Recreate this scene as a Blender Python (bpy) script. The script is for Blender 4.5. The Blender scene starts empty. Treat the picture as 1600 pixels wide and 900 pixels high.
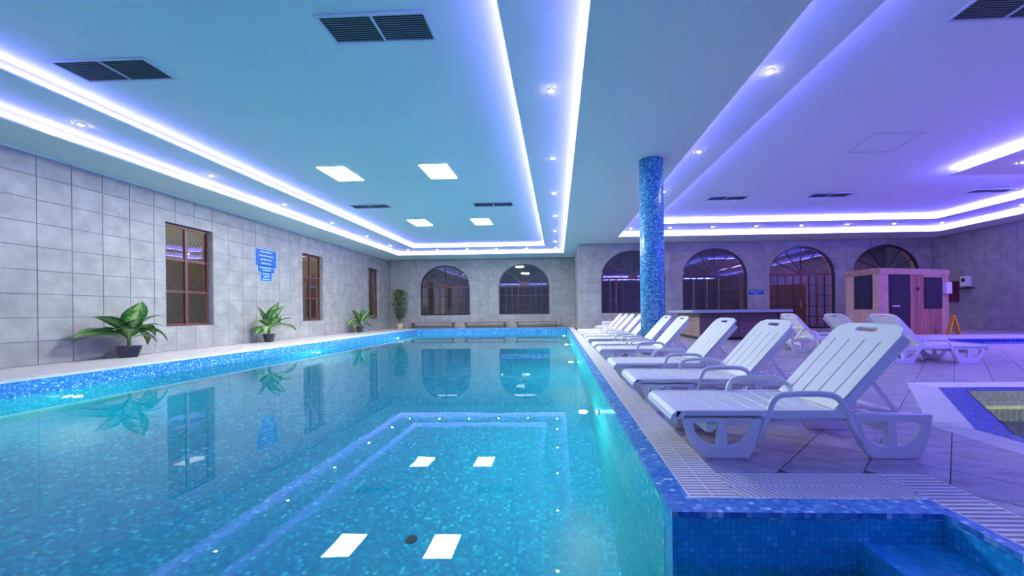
import bpy, bmesh, math, random
from mathutils import Vector, Matrix
random.seed(7)
C = bpy.context.scene.collection
SC = bpy.context.scene
# ---------------------------------------------------------------- camera
cam = bpy.data.cameras.new('camera'); co = bpy.data.objects.new('camera', cam); C.objects.link(co)
cam.sensor_width = 36; cam.lens = 36 * 600 / 1600
cam.shift_x = (800 - 849) / 1600; cam.shift_y = (486.2 - 450) / 1600
cam.clip_start = 0.05; cam.clip_end = 200
_yaw, _roll = -22 / 600, 0.011
_F = Vector((math.sin(_yaw), math.cos(_yaw), 0)); _R0 = Vector((math.cos(_yaw), -math.sin(_yaw), 0)); _U0 = Vector((0, 0, 1))
_R = math.cos(_roll) * _R0 - math.sin(_roll) * _U0; _U = math.cos(_roll) * _U0 + math.sin(_roll) * _R0
_m = Matrix((_R, _U, -_F)).transposed().to_4x4(); _m.translation = Vector((0, 0, 0.9)); co.matrix_world = _m
SC.camera = co
# ---------------------------------------------------------------- world, exposure
w = bpy.data.worlds.new('night'); SC.world = w; w.use_nodes = True
w.node_tree.nodes['Background'].inputs[0].default_value = (0.01, 0.012, 0.03, 1)
SC.view_settings.view_transform = 'Standard'; SC.view_settings.look = 'None'
SC.view_settings.gamma = 1; SC.view_settings.use_curve_mapping = False
SC.view_settings.exposure = 0.75
SC.cycles.use_denoising = True
SC.cycles.max_bounces = 9; SC.cycles.diffuse_bounces = 5; SC.cycles.glossy_bounces = 4; SC.cycles.transmission_bounces = 6; SC.cycles.transparent_max_bounces = 12
SC.cycles.sample_clamp_indirect = 4.0; SC.cycles.blur_glossy = 0.5
LED_P = 62.0      # violet cove strips
PANEL = 122.0      # square white ceiling panels
SPOT = 260.0
POOLW = 80.0      # watts of one underwater lamp
# ---------------------------------------------------------------- materials
def mat(name, col, rough=0.5, metal=0, emit=None, es=0, spec=0.5):
    m = bpy.data.materials.new(name); m.use_nodes = True
    b = m.node_tree.nodes['Principled BSDF']
    b.inputs['Base Color'].default_value = (*col, 1); b.inputs['Roughness'].default_value = rough
    b.inputs['Metallic'].default_value = metal; b.inputs['Specular IOR Level'].default_value = spec
    if emit: b.inputs['Emission Color'].default_value = (*emit, 1); b.inputs['Emission Strength'].default_value = es
    return m
def N(m, t, **k):
    n = m.node_tree.nodes.new(t)
    for a, v in k.items(): setattr(n, a, v)
    return n
def ramp(m, stops, interp='LINEAR'):
    r = N(m, 'ShaderNodeValToRGB'); cr = r.color_ramp; cr.interpolation = interp
    while len(cr.elements) < len(stops): cr.elements.new(0.5)
    for e, (p, c) in zip(cr.elements, stops): e.position = p; e.color = (*c, 1)
    return r
def mottled(name, c1, c2, scale=3, rough=0.5, bump=0.0, detail=6, var=0.0, spec=0.5, stretch=(1, 1, 1)):
    m = mat(name, c1, rough, spec=spec); L = m.node_tree.links.new; b = m.node_tree.nodes['Principled BSDF']
    g = N(m, 'ShaderNodeNewGeometry'); mp = N(m, 'ShaderNodeMapping'); mp.inputs['Scale'].default_value = stretch
    L(g.outputs['Position'], mp.inputs['Vector'])
    n = N(m, 'ShaderNodeTexNoise'); n.inputs['Scale'].default_value = scale; n.inputs['Detail'].default_value = detail; n.inputs['Roughness'].default_value = 0.65
    L(mp.outputs[0], n.inputs['Vector'])
    r = ramp(m, [(0.3, c1), (0.7, c2)]); L(n.outputs['Fac'], r.inputs[0])
    out = r.outputs[0]
    if var:
        oi = N(m, 'ShaderNodeObjectInfo'); mr = N(m, 'ShaderNodeMapRange'); mr.inputs['To Min'].default_value = 1 - var; mr.inputs['To Max'].default_value = 1 + var
        L(oi.outputs['Random'], mr.inputs['Value'])
        mx = N(m, 'ShaderNodeVectorMath', operation='SCALE'); L(out, mx.inputs[0]); L(mr.outputs[0], mx.inputs['Scale']); out = mx.outputs[0]
    L(out, b.inputs['Base Color'])
    if bump:
        bp = N(m, 'ShaderNodeBump'); bp.inputs['Strength'].default_value = bump; bp.inputs['Distance'].default_value = 0.01
        L(n.outputs['Fac'], bp.inputs['Height']); L(bp.outputs[0], b.inputs['Normal'])
    return m
def mosaic(name, stops, grout, size=0.025, gap=0.09, rough=0.25):
    m = mat(name, grout, rough); L = m.node_tree.links.new; b = m.node_tree.nodes['Principled BSDF']
    uv = N(m, 'ShaderNodeUVMap'); sc = N(m, 'ShaderNodeVectorMath', operation='SCALE'); sc.inputs['Scale'].default_value = 1 / size
    L(uv.outputs[0], sc.inputs[0])
    fl = N(m, 'ShaderNodeVectorMath', operation='FLOOR'); L(sc.outputs[0], fl.inputs[0])
    wn = N(m, 'ShaderNodeTexWhiteNoise', noise_dimensions='2D'); L(fl.outputs[0], wn.inputs['Vector'])
    r = ramp(m, stops, 'CONSTANT'); L(wn.outputs['Value'], r.inputs[0])
    fr = N(m, 'ShaderNodeVectorMath', operation='FRACTION'); L(sc.outputs[0], fr.inputs[0])
    sp = N(m, 'ShaderNodeSeparateXYZ'); L(fr.outputs[0], sp.inputs[0])
    def edge(s):
        a = N(m, 'ShaderNodeMath', operation='LESS_THAN'); a.inputs[1].default_value = gap; L(s, a.inputs[0]); return a.outputs[0]
    mx = N(m, 'ShaderNodeMath', operation='MAXIMUM'); L(edge(sp.outputs[0]), mx.inputs[0]); L(edge(sp.outputs[1]), mx.inputs[1])
    mix = N(m, 'ShaderNodeMix', data_type='RGBA'); L(mx.outputs[0], mix.inputs['Factor']); L(r.outputs[0], mix.inputs['A']); mix.inputs['B'].default_value = (*grout, 1)
    L(mix.outputs['Result'], b.inputs['Base Color'])
    rr = N(m, 'ShaderNodeMapRange'); rr.inputs['To Min'].default_value = rough; rr.inputs['To Max'].default_value = 0.7; L(mx.outputs[0], rr.inputs['Value']); L(rr.outputs[0], b.inputs['Roughness'])
    return m
M = {}
M['ceil'] = mat('ceiling_paint', (0.80, 0.86, 0.85), 0.9, spec=0.2)
M['wall'] = mottled('wall_tile_stone', (0.245, 0.24, 0.235), (0.39, 0.38, 0.365), 2.6, 0.45, 0.2, var=0.04)
M['grout'] = mat('wall_grout', (0.18, 0.19, 0.21), 0.9)
M['deck'] = mottled('deck_tile_stone', (0.22, 0.20, 0.23), (0.54, 0.49, 0.54), 5, 0.35, 0.1, var=0.07, stretch=(1, 2.2, 1))
M['deckg'] = mat('deck_grout', (0.10, 0.08, 0.09), 0.9)
M['ledge'] = mottled('ledge_stone', (0.42, 0.38, 0.38), (0.60, 0.56, 0.55), 4, 0.5, 0.1)
M['mos'] = mosaic('blue_mosaic', [(0, (0.02, 0.17, 0.50)), (0.28, (0.04, 0.24, 0.60)), (0.6, (0.08, 0.34, 0.70)), (0.84, (0.18, 0.46, 0.78)), (0.95, (0.5, 0.72, 0.90))], (0.04, 0.18, 0.42))
M['mosd'] = mosaic('deep_blue_mosaic', [(0, (0.01, 0.36, 0.66)), (0.35, (0.014, 0.42, 0.72)), (0.7, (0.025, 0.48, 0.78)), (0.95, (0.08, 0.56, 0.84))], (0.006, 0.20, 0.42), size=0.026, gap=0.12)
M['mosf'] = mosaic('pool_floor_mosaic', [(0, (0.001, 0.26, 0.46)), (0.35, (0.002, 0.31, 0.52)), (0.7, (0.006, 0.38, 0.60)), (0.88, (0.02, 0.48, 0.70)), (0.965, (0.08, 0.66, 0.80))], (0.002, 0.24, 0.42), size=0.034)
M['mosw'] = mosaic('pool_wall_mosaic', [(0, (0.01, 0.46, 0.50)), (0.35, (0.02, 0.54, 0.56)), (0.7, (0.05, 0.64, 0.62)), (0.92, (0.25, 0.82, 0.76))], (0.01, 0.36, 0.42), size=0.03)
M['col'] = mosaic('column_mosaic', [(0, (0.02, 0.16, 0.50)), (0.25, (0.04, 0.28, 0.62)), (0.5, (0.08, 0.42, 0.74)), (0.72, (0.20, 0.58, 0.82)), (0.92, (0.5, 0.76, 0.9))], (0.06, 0.28, 0.52), size=0.025)
M['mosj'] = mosaic('dark_pool_mosaic', [(0, (0.03, 0.05, 0.10)), (0.5, (0.05, 0.08, 0.14)), (0.85, (0.10, 0.14, 0.18))], (0.22, 0.26, 0.26), size=0.06, gap=0.14)
M['mosb'] = mosaic('navy_mosaic', [(0, (0.006, 0.03, 0.30)), (0.5, (0.01, 0.06, 0.42)), (0.85, (0.03, 0.12, 0.55))], (0.02, 0.06, 0.3))
M['mosy'] = mosaic('lamplit_green_mosaic', [(0, (0.55, 0.62, 0.30)), (0.5, (0.66, 0.72, 0.40))], (0.35, 0.4, 0.2), size=0.035)  # yellow-green lamplight on the small pool's far wall, put into the tile colour
M['grate'] = mat('white_grate_plastic', (0.84, 0.80, 0.80), 0.5)
M['trough'] = mat('grate_channel', (0.10, 0.07, 0.07), 0.8)
M['plastic'] = mat('white_plastic', (0.92, 0.90, 0.91), 0.32)
M['led'] = mat('violet_led', (0.1, 0.1, 0.1), 0.5, emit=(0.22, 0.17, 1.0), es=LED_P)
M['led2'] = mat('deep_violet_led', (0.1, 0.1, 0.1), 0.5, emit=(0.13, 0.115, 1.0), es=LED_P * 3.2)
M['led3'] = mat('dim_violet_led', (0.1, 0.1, 0.1), 0.5, emit=(0.12, 0.12, 1.0), es=LED_P * 0.8)
M['panel'] = mat('panel_diffuser', (0.9, 0.9, 0.9), 0.5, emit=(0.93, 1.0, 1.0), es=PANEL)
M['spot'] = mat('spot_lens', (0.9, 0.9, 0.9), 0.5, emit=(1.0, 0.76, 0.48), es=SPOT)
M['chrome'] = mat('brushed_metal', (0.6, 0.6, 0.6), 0.3, 1)
M['vent'] = mat('vent_metal', (0.42, 0.46, 0.54), 0.5)
M['ventf'] = mat('vent_frame_white', (0.66, 0.72, 0.78), 0.5)
M['dark'] = mat('dark_void', (0.10, 0.11, 0.13), 0.9)
M['frame'] = mottled('dark_brown_wood', (0.09, 0.025, 0.022), (0.15, 0.05, 0.04), 8, 0.4)
M['iron'] = mat('dark_iron', (0.02, 0.015, 0.03), 0.4)
M['olive'] = mottled('olive_wall', (0.26, 0.20, 0.09), (0.40, 0.32, 0.16), 2, 0.8)
M['room'] = mottled('corridor_wall', (0.11, 0.09, 0.15), (0.17, 0.14, 0.20), 1.5, 0.8)
M['peach'] = mat('peach_reveal', (0.72, 0.42, 0.26), 0.7)
M['pot'] = mat('dark_pot', (0.03, 0.03, 0.05), 0.4)
M['potb'] = mat('beige_pot', (0.60, 0.50, 0.30), 0.6)
M['soil'] = mat('soil', (0.03, 0.02, 0.015), 0.9)
M['stem'] = mat('plant_stem', (0.07, 0.14, 0.04), 0.6)
M['bark'] = mat('thin_bark', (0.16, 0.11, 0.07), 0.8)
M['ficus'] = mottled('ficus_leaf', (0.015, 0.07, 0.015), (0.06, 0.17, 0.04), 12, 0.45)
M['cedar'] = mottled('cedar_wood', (0.26, 0.10, 0.07), (0.50, 0.24, 0.16), 3, 0.55, stretch=(6, 6, 0.4), var=0.18)
M['cedarl'] = mottled('pale_cedar', (0.46, 0.27, 0.20), (0.58, 0.36, 0.26), 4, 0.55)
M['barw'] = mottled('bar_front_wood', (0.10, 0.06, 0.06), (0.17, 0.10, 0.09), 4, 0.5, stretch=(1, 1, 6))
M['barl'] = mottled('bar_side_wood', (0.22, 0.15, 0.12), (0.30, 0.21, 0.17), 4, 0.5, stretch=(1, 1, 6))
M['bart'] = mat('bar_top', (0.34, 0.40, 0.50), 0.25)
M['bench'] = mottled('bench_wood', (0.13, 0.09, 0.08), (0.20, 0.14, 0.12), 6, 0.5)
M['signb'] = mat('sign_blue', (0.008, 0.10, 0.40), 0.4)
M['signw'] = mat('sign_white', (0.36, 0.58, 0.82), 0.4)
M['yellow'] = mat('yellow_plastic', (0.80, 0.42, 0.03), 0.4)
M['red'] = mat('dark_red_metal', (0.10, 0.008, 0.02), 0.5)
M['white'] = mat('white_casing', (0.8, 0.8, 0.82), 0.4)
M['black'] = mat('black_plastic', (0.015, 0.015, 0.02), 0.4)
M['kerb'] = mat('pale_kerb', (0.62, 0.64, 0.68), 0.4)
# leaf with pale variegation
m = mat('variegated_leaf', (0.1, 0.3, 0.05), 0.35); L = m.node_tree.links.new
uv = N(m, 'ShaderNodeUVMap'); nz = N(m, 'ShaderNodeTexNoise'); nz.inputs['Scale'].default_value = 9; L(uv.outputs[0], nz.inputs['Vector'])
sp = N(m, 'ShaderNodeSeparateXYZ'); L(uv.outputs[0], sp.inputs[0])
ab = N(m, 'ShaderNodeMath', operation='ABSOLUTE'); L(sp.outputs[0], ab.inputs[0])
sb = N(m, 'ShaderNodeMath', operation='SUBTRACT'); L(nz.outputs['Fac'], sb.inputs[0]); L(ab.outputs[0], sb.inputs[1])
r = ramp(m, [(0.0, (0.02, 0.10, 0.02)), (0.22, (0.07, 0.24, 0.04)), (0.45, (0.44, 0.58, 0.22))]); L(sb.outputs[0], r.inputs[0]); L(r.outputs[0], m.node_tree.nodes['Principled BSDF'].inputs['Base Color'])
M['leaf'] = m
# clear window glass: thin pane that reflects and lets light pass
def thin_glass(name, tint, gl=1.0, ior=1.45):
    m = bpy.data.materials.new(name); m.use_nodes = True; nt = m.node_tree; nt.nodes.remove(nt.nodes['Principled BSDF'])
    L = nt.links.new; o = nt.nodes['Material Output']
    t = N(m, 'ShaderNodeBsdfTransparent'); t.inputs[0].default_value = (*tint, 1)
    g = N(m, 'ShaderNodeBsdfGlossy'); g.inputs['Roughness'].default_value = 0.02; g.inputs[0].default_value = (gl, gl, gl, 1)
    lw = N(m, 'ShaderNodeLayerWeight'); lw.inputs['Blend'].default_value = 0.5
    pw = N(m, 'ShaderNodeMath', operation='POWER'); pw.inputs[1].default_value = 5; L(lw.outputs['Facing'], pw.inputs[0])
    f = N(m, 'ShaderNodeMapRange'); f.inputs['To Min'].default_value = ior; f.inputs['To Max'].default_value = 1.0; L(pw.outputs[0], f.inputs['Value'])
    x = N(m, 'ShaderNodeMixShader'); L(f.outputs[0], x.inputs[0]); L(t.outputs[0], x.inputs[1]); L(g.outputs[0], x.inputs[2]); L(x.outputs[0], o.inputs[0])
    return m
M['glass'] = thin_glass('window_glass', (0.85, 0.85, 0.85), ior=0.13)
m = bpy.data.materials.new('pool_water'); m.use_nodes = True; nt = m.node_tree; nt.nodes.remove(nt.nodes['Principled BSDF']); L = nt.links.new
g = N(m, 'ShaderNodeBsdfGlass'); g.inputs['IOR'].default_value = 1.33; g.inputs['Roughness'].default_value = 0.0; g.inputs['Color'].default_value = (0.93, 0.99, 1, 1)
ge = N(m, 'ShaderNodeNewGeometry'); mp = N(m, 'ShaderNodeMapping'); mp.inputs['Scale'].default_value = (1, 1, 1); L(ge.outputs['Position'], mp.inputs['Vector'])
n = N(m, 'ShaderNodeTexNoise'); n.inputs['Scale'].default_value = 3.0; n.inputs['Detail'].default_value = 1; L(mp.outputs[0], n.inputs['Vector'])
bp = N(m, 'ShaderNodeBump'); bp.inputs['Strength'].default_value = 0.02; bp.inputs['Distance'].default_value = 0.02; L(n.outputs['Fac'], bp.inputs['Height']); L(bp.outputs[0], g.inputs['Normal']); L(g.outputs[0], nt.nodes['Material Output'].inputs[0])
M['water'] = m
# ---------------------------------------------------------------- helpers
class MB:
    def __init__(s): s.v = []; s.f = []
    def quad_box(s, p):      # 8 corners: bottom 4, top 4
        o = len(s.v); s.v += [tuple(q) for q in p]
        s.f += [tuple(o + i for i in q) for q in ((3, 2, 1, 0), (4, 5, 6, 7), (0, 1, 5, 4), (1, 2, 6, 5), (2, 3, 7, 6), (3, 0, 4, 7))]
        return s
    def box(s, x0, x1, y0, y1, z0, z1):
        return s.quad_box([(x0, y0, z0), (x1, y0, z0), (x1, y1, z0), (x0, y1, z0), (x0, y0, z1), (x1, y0, z1), (x1, y1, z1), (x0, y1, z1)])
    def prism(s, poly, z0, z1):   # poly counter-clockwise in xy
        o = len(s.v); n = len(poly)
        s.v += [(x, y, z0) for x, y in poly] + [(x, y, z1) for x, y in poly]
        s.f.append(tuple(o + i for i in reversed(range(n)))); s.f.append(tuple(o + n + i for i in range(n)))
        for i in range(n): j = (i + 1) % n; s.f.append((o + i, o + j, o + n + j, o + n + i))
        return s
    def poly(s, pts):
        o = len(s.v); s.v += [tuple(p) for p in pts]; s.f.append(tuple(range(o, o + len(pts)))); return s
    def bar(s, a, b, w, h=None, up=(0, 0, 1)):   # rectangular bar from a to b
        a = Vector(a); b = Vector(b); h = h or w; d = (b - a).normalized(); up = Vector(up)
        if abs(d.dot(up)) > 0.98: up = Vector((0, 1, 0))
        sx = d.cross(up).normalized() * w / 2; sy = sx.cross(d).normalized() * h / 2
        c = [-sx - sy, sx - sy, sx + sy, -sx + sy]
        o = len(s.v); s.v += [tuple(a + q) for q in c] + [tuple(b + q) for q in c]
        s.f += [tuple(o + i for i in q) for q in ((0, 1, 2, 3), (7, 6, 5, 4), (0, 4, 5, 1), (1, 5, 6, 2), (2, 6, 7, 3), (3, 7, 4, 0))]
        return s
    def tube(s, pts, r, n=8, closed_ends=True, flat=1.0):
        pts = [Vector(p) for p in pts]; o = len(s.v); rs = r if isinstance(r, (list, tuple)) else [r] * len(pts)
        ref = Vector((0, 1, 0))
        for i, p in enumerate(pts):
            d = (pts[min(i + 1, len(pts) - 1)] - pts[max(i - 1, 0)]).normalized()
            rf = ref if abs(d.dot(ref)) < 0.95 else Vector((1, 0, 0))
            a = d.cross(rf).normalized(); b = a.cross(d).normalized()
            for k in range(n):
                t = 2 * math.pi * k / n; s.v.append(tuple(p + (a * math.cos(t) * flat + b * math.sin(t)) * rs[i]))
        for i in range(len(pts) - 1):
            for k in range(n): l = (k + 1) % n; s.f.append((o + i * n + k, o + i * n + l, o + (i + 1) * n + l, o + (i + 1) * n + k))
        if closed_ends:
            s.f.append(tuple(o + k for k in reversed(range(n)))); s.f.append(tuple(o + (len(pts) - 1) * n + k for k in range(n)))
        return s
    def lathe(s, prof, n=24, cx=0, cy=0):
        o = len(s.v)
        for r_, z in prof:
            for k in range(n): t = 2 * math.pi * k / n; s.v.append((cx + r_ * math.cos(t), cy + r_ * math.sin(t), z))
        for i in range(len(prof) - 1):
            for k in range(n): l = (k + 1) % n; s.f.append((o + i * n + k, o + i * n + l, o + (i + 1) * n + l, o + (i + 1) * n + k))
        s.f.append(tuple(o + k for k in reversed(range(n)))); s.f.append(tuple(o + (len(prof) - 1) * n + k for k in range(n)))
        return s
    def mesh(s, name, m, uv=True):
        me = bpy.data.meshes.new(name); me.from_pydata(s.v, [], s.f); me.update()
        if m: me.materials.append(M[m] if isinstance(m, str) else m)
        if uv:
            l = me.uv_layers.new(name='UVMap').data
            for p in me.polygons:
                nx, ny, nz = (abs(c) for c in p.normal)
                for li in p.loop_indices:
                    c = me.vertices[me.loops[li].vertex_index].co
                    l[li].uv = (c.x, c.y) if nz >= nx and nz >= ny else ((c.y, c.z) if nx >= ny else (c.x, c.z))
        return me
def link(name, me, parent=None, loc=(0, 0, 0), rot=None):
    o = bpy.data.objects.new(name, me); C.objects.link(o); o.location = loc
    if rot: o.rotation_euler = rot
    if parent: o.parent = parent
    return o
def smooth(o, bevel=0.0, seg=2, ang=40):
    if bevel:
        b = o.modifiers.new('bevel', 'BEVEL'); b.width = bevel; b.segments = seg; b.limit_method = 'ANGLE'; b.angle_limit = math.radians(ang)
    return o
def shade(me):
    for p in me.polygons: p.use_smooth = True
    return me
def tag(o, label, cat, group=None, kind=None):
    if label: o['label'] = label
    if cat: o['category'] = cat
    if group: o['group'] = group
    if kind: o['kind'] = kind
    return o
def struct(o, label=None):
    o['kind'] = 'structure'
    if label: o['label'] = label
    return o
def empty(name, loc, rz, label, cat, group=None):
    o = bpy.data.objects.new(name, None); C.objects.link(o); o.location = loc; o.rotation_euler = (0, 0, rz); o.empty_display_size = 0.2
    return tag(o, label, cat, group)
def plate(outlines, thick, bevel=0.0, m=None, name='plate'):
    """flat outline with holes, extruded by thick about z=0 (curve fill)."""
    cu = bpy.data.curves.new('c', 'CURVE'); cu.dimensions = '2D'; cu.fill_mode = 'BOTH'; cu.extrude = thick / 2 - bevel; cu.bevel_depth = bevel; cu.bevel_resolution = 1; cu.offset = -bevel
    for pts in outlines:
        sp = cu.splines.new('POLY'); sp.points.add(len(pts) - 1); sp.use_cyclic_u = True
        for p, (x, y) in zip(sp.points, pts): p.co = (x, y, 0, 1)
    o = bpy.data.objects.new('c', cu); C.objects.link(o)
    dg = bpy.context.evaluated_depsgraph_get(); me = bpy.data.meshes.new_from_object(o.evaluated_get(dg))
    bpy.data.objects.remove(o); me.name = name; me.materials.clear()
    if m: me.materials.append(M[m])
    return me
def xform(me, mtx):
    me.transform(mtx); me.update(); return me
def boxuv(me):
    l = me.uv_layers.new(name='UVMap').data if not me.uv_layers else me.uv_layers[0].data
    for p in me.polygons:
        nx, ny, nz = (abs(c) for c in p.normal)
        for li in p.loop_indices:
            c = me.vertices[me.loops[li].vertex_index].co
            l[li].uv = (c.x, c.y) if nz >= nx and nz >= ny else ((c.y, c.z) if nx >= ny else (c.x, c.z))
    return me
XZ = Matrix(((1, 0, 0, 0), (0, 0, -1, 0), (0, 1, 0, 0), (0, 0, 0, 1)))      # plate (x,y) -> (x,z), thickness along y
YZ = Matrix(((0, 0, 1, 0), (1, 0, 0, 0), (0, 1, 0, 0), (0, 0, 0, 1)))       # plate (x,y) -> (y,z), thickness along x
def T(x, y, z): return Matrix.Translation((x, y, z))
# ---------------------------------------------------------------- key dimensions
XL, XR, YB1, YB2, XC, H = -9.67, 16.6, 21.9, 17.6, 0.98, 3.96
H1, H2 = 4.16, 4.36
WZ = -0.24
YN = -5.0
# ---------------------------------------------------------------- ceiling (three levels of tray)
rect = lambda a, b, c, d: [(a, c), (b, c), (b, d), (a, d)]
out1 = rect(-8.5, 0.36, -3.5, 20.25); in1 = rect(-7.3, -0.6, -2.6, 19.2)
out2 = rect(2.57, 15.5, -3.5, 16.15)
in2 = [(3.52, -2.6), (9.8, -2.6), (9.8, 9.95), (14.1, 9.95), (14.1, 14.75), (3.52, 14.75)]
foot = [(XL - .2, YN - .2), (XR + .2, YN - .2), (XR + .2, YB2 + .2), (XC + .2, YB2 + .2), (XC + .2, YB1 + .2), (XL - .2, YB1 + .2)]
ceiling = struct(link('ceiling', xform(plate([foot, out1, out2], 0.03, m='ceil', name='ceiling'), T(0, 0, H + 0.015))))
def grow(poly, d):     # offset an axis-aligned polygon outward by d (ccw)
    n = len(poly); r_ = []
    for i in range(n):
        p0, p1, p2 = Vector(poly[i - 1]), Vector(poly[i]), Vector(poly[(i + 1) % n])
        a = (p1 - p0).normalized(); b = (p2 - p1).normalized(); na = Vector((a.y, -a.x)); nb = Vector((b.y, -b.x))
        r_.append(tuple(p1 + (na + nb) * d))
    return r_
SH = 0.11
for k, (o_, i_) in enumerate(((out1, in1), (out2, in2))):
    go, gi = grow(o_, SH), grow(i_, SH)
    me = plate([go, i_], 0.03, m='ceil', name='tray_ring'); link('tray_ring', xform(me, T(0, 0, H1 + 0.015)), ceiling)
    me = plate([gi], 0.03, m='ceil', name='tray_top'); link('tray_top', xform(me, T(0, 0, H2 + 0.015)), ceiling)
    for poly, za, zb in ((go, H + .03, H1), (gi, H1 + .03, H2)):
        mb = MB(); n = len(poly)
        for i in range(n):
            a, b = poly[i], poly[(i + 1) % n]; mb.poly([(a[0], a[1], za), (b[0], b[1], za), (b[0], b[1], zb), (a[0], a[1], zb)])
            d = Vector((b[0] - a[0], b[1] - a[1])).normalized(); nn = Vector((-d.y, d.x)) * 0.03
            s = MB().box(-0.5, 0.5, -0.012, 0.012, 0, 0.012)
            ln = math.hypot(b[0] - a[0], b[1] - a[1]) - 0.08
            me = s.mesh('led_strip', ('led3' if k and abs(d.y) > .9 and a[0] < 4 else 'led2') if k else 'led', uv=False); o = link('led_strip', me, ceiling, ((a[0] + b[0]) / 2 + nn.x, (a[1] + b[1]) / 2 + nn.y, za + 0.004), (0, 0, math.atan2(d.y, d.x))); o.scale = (ln, 1, 1)
        link('cove_riser', mb.mesh('cove_riser', 'ceil'), ceiling)
# access hatch: thin outline on the right ceiling
mb = MB()
hp = [(6.35, 7.88), (7.28, 7.88), (7.45, 8.8), (6.5, 8.8)]
for i in range(4):
    a, b = hp[i], hp[(i + 1) % 4]; mb.bar((a[0], a[1], H2 - 0.003), (b[0], b[1], H2 - 0.003), 0.012, 0.006)
link('access_hatch', mb.mesh('access_hatch', 'vent'), ceiling)
def grow_any(p, d):
    cx_ = sum(q[0] for q in p) / len(p); cy_ = sum(q[1] for q in p) / len(p)
    return [(x + (d if x > cx_ else -d), y + (d if y > cy_ else -d)) for x, y in p]
# ---------------------------------------------------------------- windows as openings
def arch_pts(xc, hw, z0, zs, zt, n=24):
    p = [(xc - hw, z0), (xc + hw, z0)]
    for i in range(n + 1):
        t = math.pi * i / n; p.append((xc + hw * math.cos(t), zs + (zt - zs) * math.sin(t)))
    return p
AL = [(-6.45, 1.43, 0.73, 2.36, 3.60), (-1.90, 1.45, 0.73, 2.38, 3.62)]
AR = [(3.46, 1.44, 0.78, 2.38, 3.62), (7.12, 1.44, 0.78, 2.40, 3.66), (10.97, 1.44, 0.0, 2.44, 3.68), (14.62, 1.44, 0.78, 2.46, 3.70)]
LW = [(9.15, 10.47), (14.25, 15.54), (19.37, 20.53)]; LZ = (0.62, 3.23)
def clip_rects(u0, u1, v0, v1, spans):
    """tile minus openings; each opening = (ulo, uhi, lo(u), hi(u)). Returns list of quads in (u,v)."""
    hit = [s for s in spans if s[0] < u1 and s[1] > u0]
    if not hit: return None
    s = hit[0]; cuts = sorted({u0, u1, max(u0, s[0]), min(u1, s[1])}); q = []; touched = False
    fine = []
    for a, b in zip(cuts, cuts[1:]):
        k = 6 if a >= s[0] - 1e-6 and b <= s[1] + 1e-6 else 1
        fine += [(a + (b - a) * i / k, a + (b - a) * (i + 1) / k) for i in range(k)]
    for a, b in fine:
        if a < s[0] - 1e-6 or b > s[1] + 1e-6: q.append(((a, v0), (b, v0), (b, v1), (a, v1))); continue
        lo = s[2]; ha, hb = s[3](a), s[3](b)
        if lo > v0:
            t = min(v1, lo); q.append(((a, v0), (b, v0), (b, t), (a, t)))
        ca, cb = max(v0, ha), max(v0, hb)
        if ca < v1 - 1e-4 or cb < v1 - 1e-4: q.append(((a, min(ca, v1)), (b, min(cb, v1)), (b, v1), (a, v1)))
        if lo > v0 or ca < v1: pass
        if not (lo >= v1 or (ca <= v0 and cb <= v0)): touched = True
    return q if touched else None
def arch_span(xc, hw, z0, zs, zt):
    return (xc - hw, xc + hw, z0, lambda u: zs + (zt - zs) * math.sqrt(max(0, 1 - ((u - xc) / hw) ** 2)))
TW, TH, TG = 0.52, 0.44, 0.008
def tile_wall(parent, to3, u0, u1, spans, origin, key, limit=290, tw=TW):
    """wall tiles; to3 is the matrix (u,v,depth)->world; key(u) ranks the tiles, largest in view first"""
    full = MB(); w_, h_ = tw - TG, TH - TG; b = 0.004; d = 0.012
    o = [(-w_/2, -h_/2), (w_/2, -h_/2), (w_/2, h_/2), (-w_/2, h_/2)]; i_ = [(x * (1 - 2*b/w_), y * (1 - 2*b/h_)) for x, y in o]
    full.v = [(x, y, 0) for x, y in o] + [(x, y, d - 0.003) for x, y in o] + [(x, y, d) for x, y in i_]
    full.f = [(8, 9, 10, 11)] + [(k, (k+1) % 4, 4 + (k+1) % 4, 4 + k) for k in range(4)] + [(4 + k, 4 + (k+1) % 4, 8 + (k+1) % 4, 8 + k) for k in range(4)]
    fm = full.mesh('tile', 'wall', uv=False); rest = MB(); items = []
    c0 = math.floor((u0 - origin) / tw)
    c = c0
    while origin + c * tw < u1:
        a = max(u0, origin + c * tw); e = min(u1, origin + (c + 1) * tw); c += 1
        if e - a < 0.02: continue
        for r_ in range(9): items.append((a, e, r_ * TH, (r_ + 1) * TH))
    items.sort(key=lambda t: key((t[0] + t[1]) / 2)); n = 0
    R3 = to3.to_3x3()
    for a, e, v0, v1 in items:
        g = TG / 2; q = clip_rects(a + g, e - g, v0 + g, v1 - g, spans)
        if q is not None and not q: continue
        visible = key((a + e) / 2) < 1e6
        if q is None and abs((e - a) - tw) < 1e-3 and n < limit and visible:
            ob = link('tile', fm, parent); ob.matrix_local = to3 @ T((a + e) / 2, (v0 + v1) / 2, 0); n += 1; continue
        mb = MB() if n < limit and visible else rest
        for p in (q or [((a + g, v0 + g), (e - g, v0 + g), (e - g, v1 - g), (a + g, v1 - g))]):
            mb.quad_box([to3 @ Vector((x, y, 0)) for x, y in p] + [to3 @ Vector((x, y, d)) for x, y in p])
        if mb is not rest: link('tile', mb.mesh('tile', 'wall', uv=False), parent); n += 1
    if rest.v: tag(link('far_tiles', rest.mesh('far_tiles', 'wall', uv=False), parent), None, None, kind='stuff')
BK = 0.012
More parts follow.
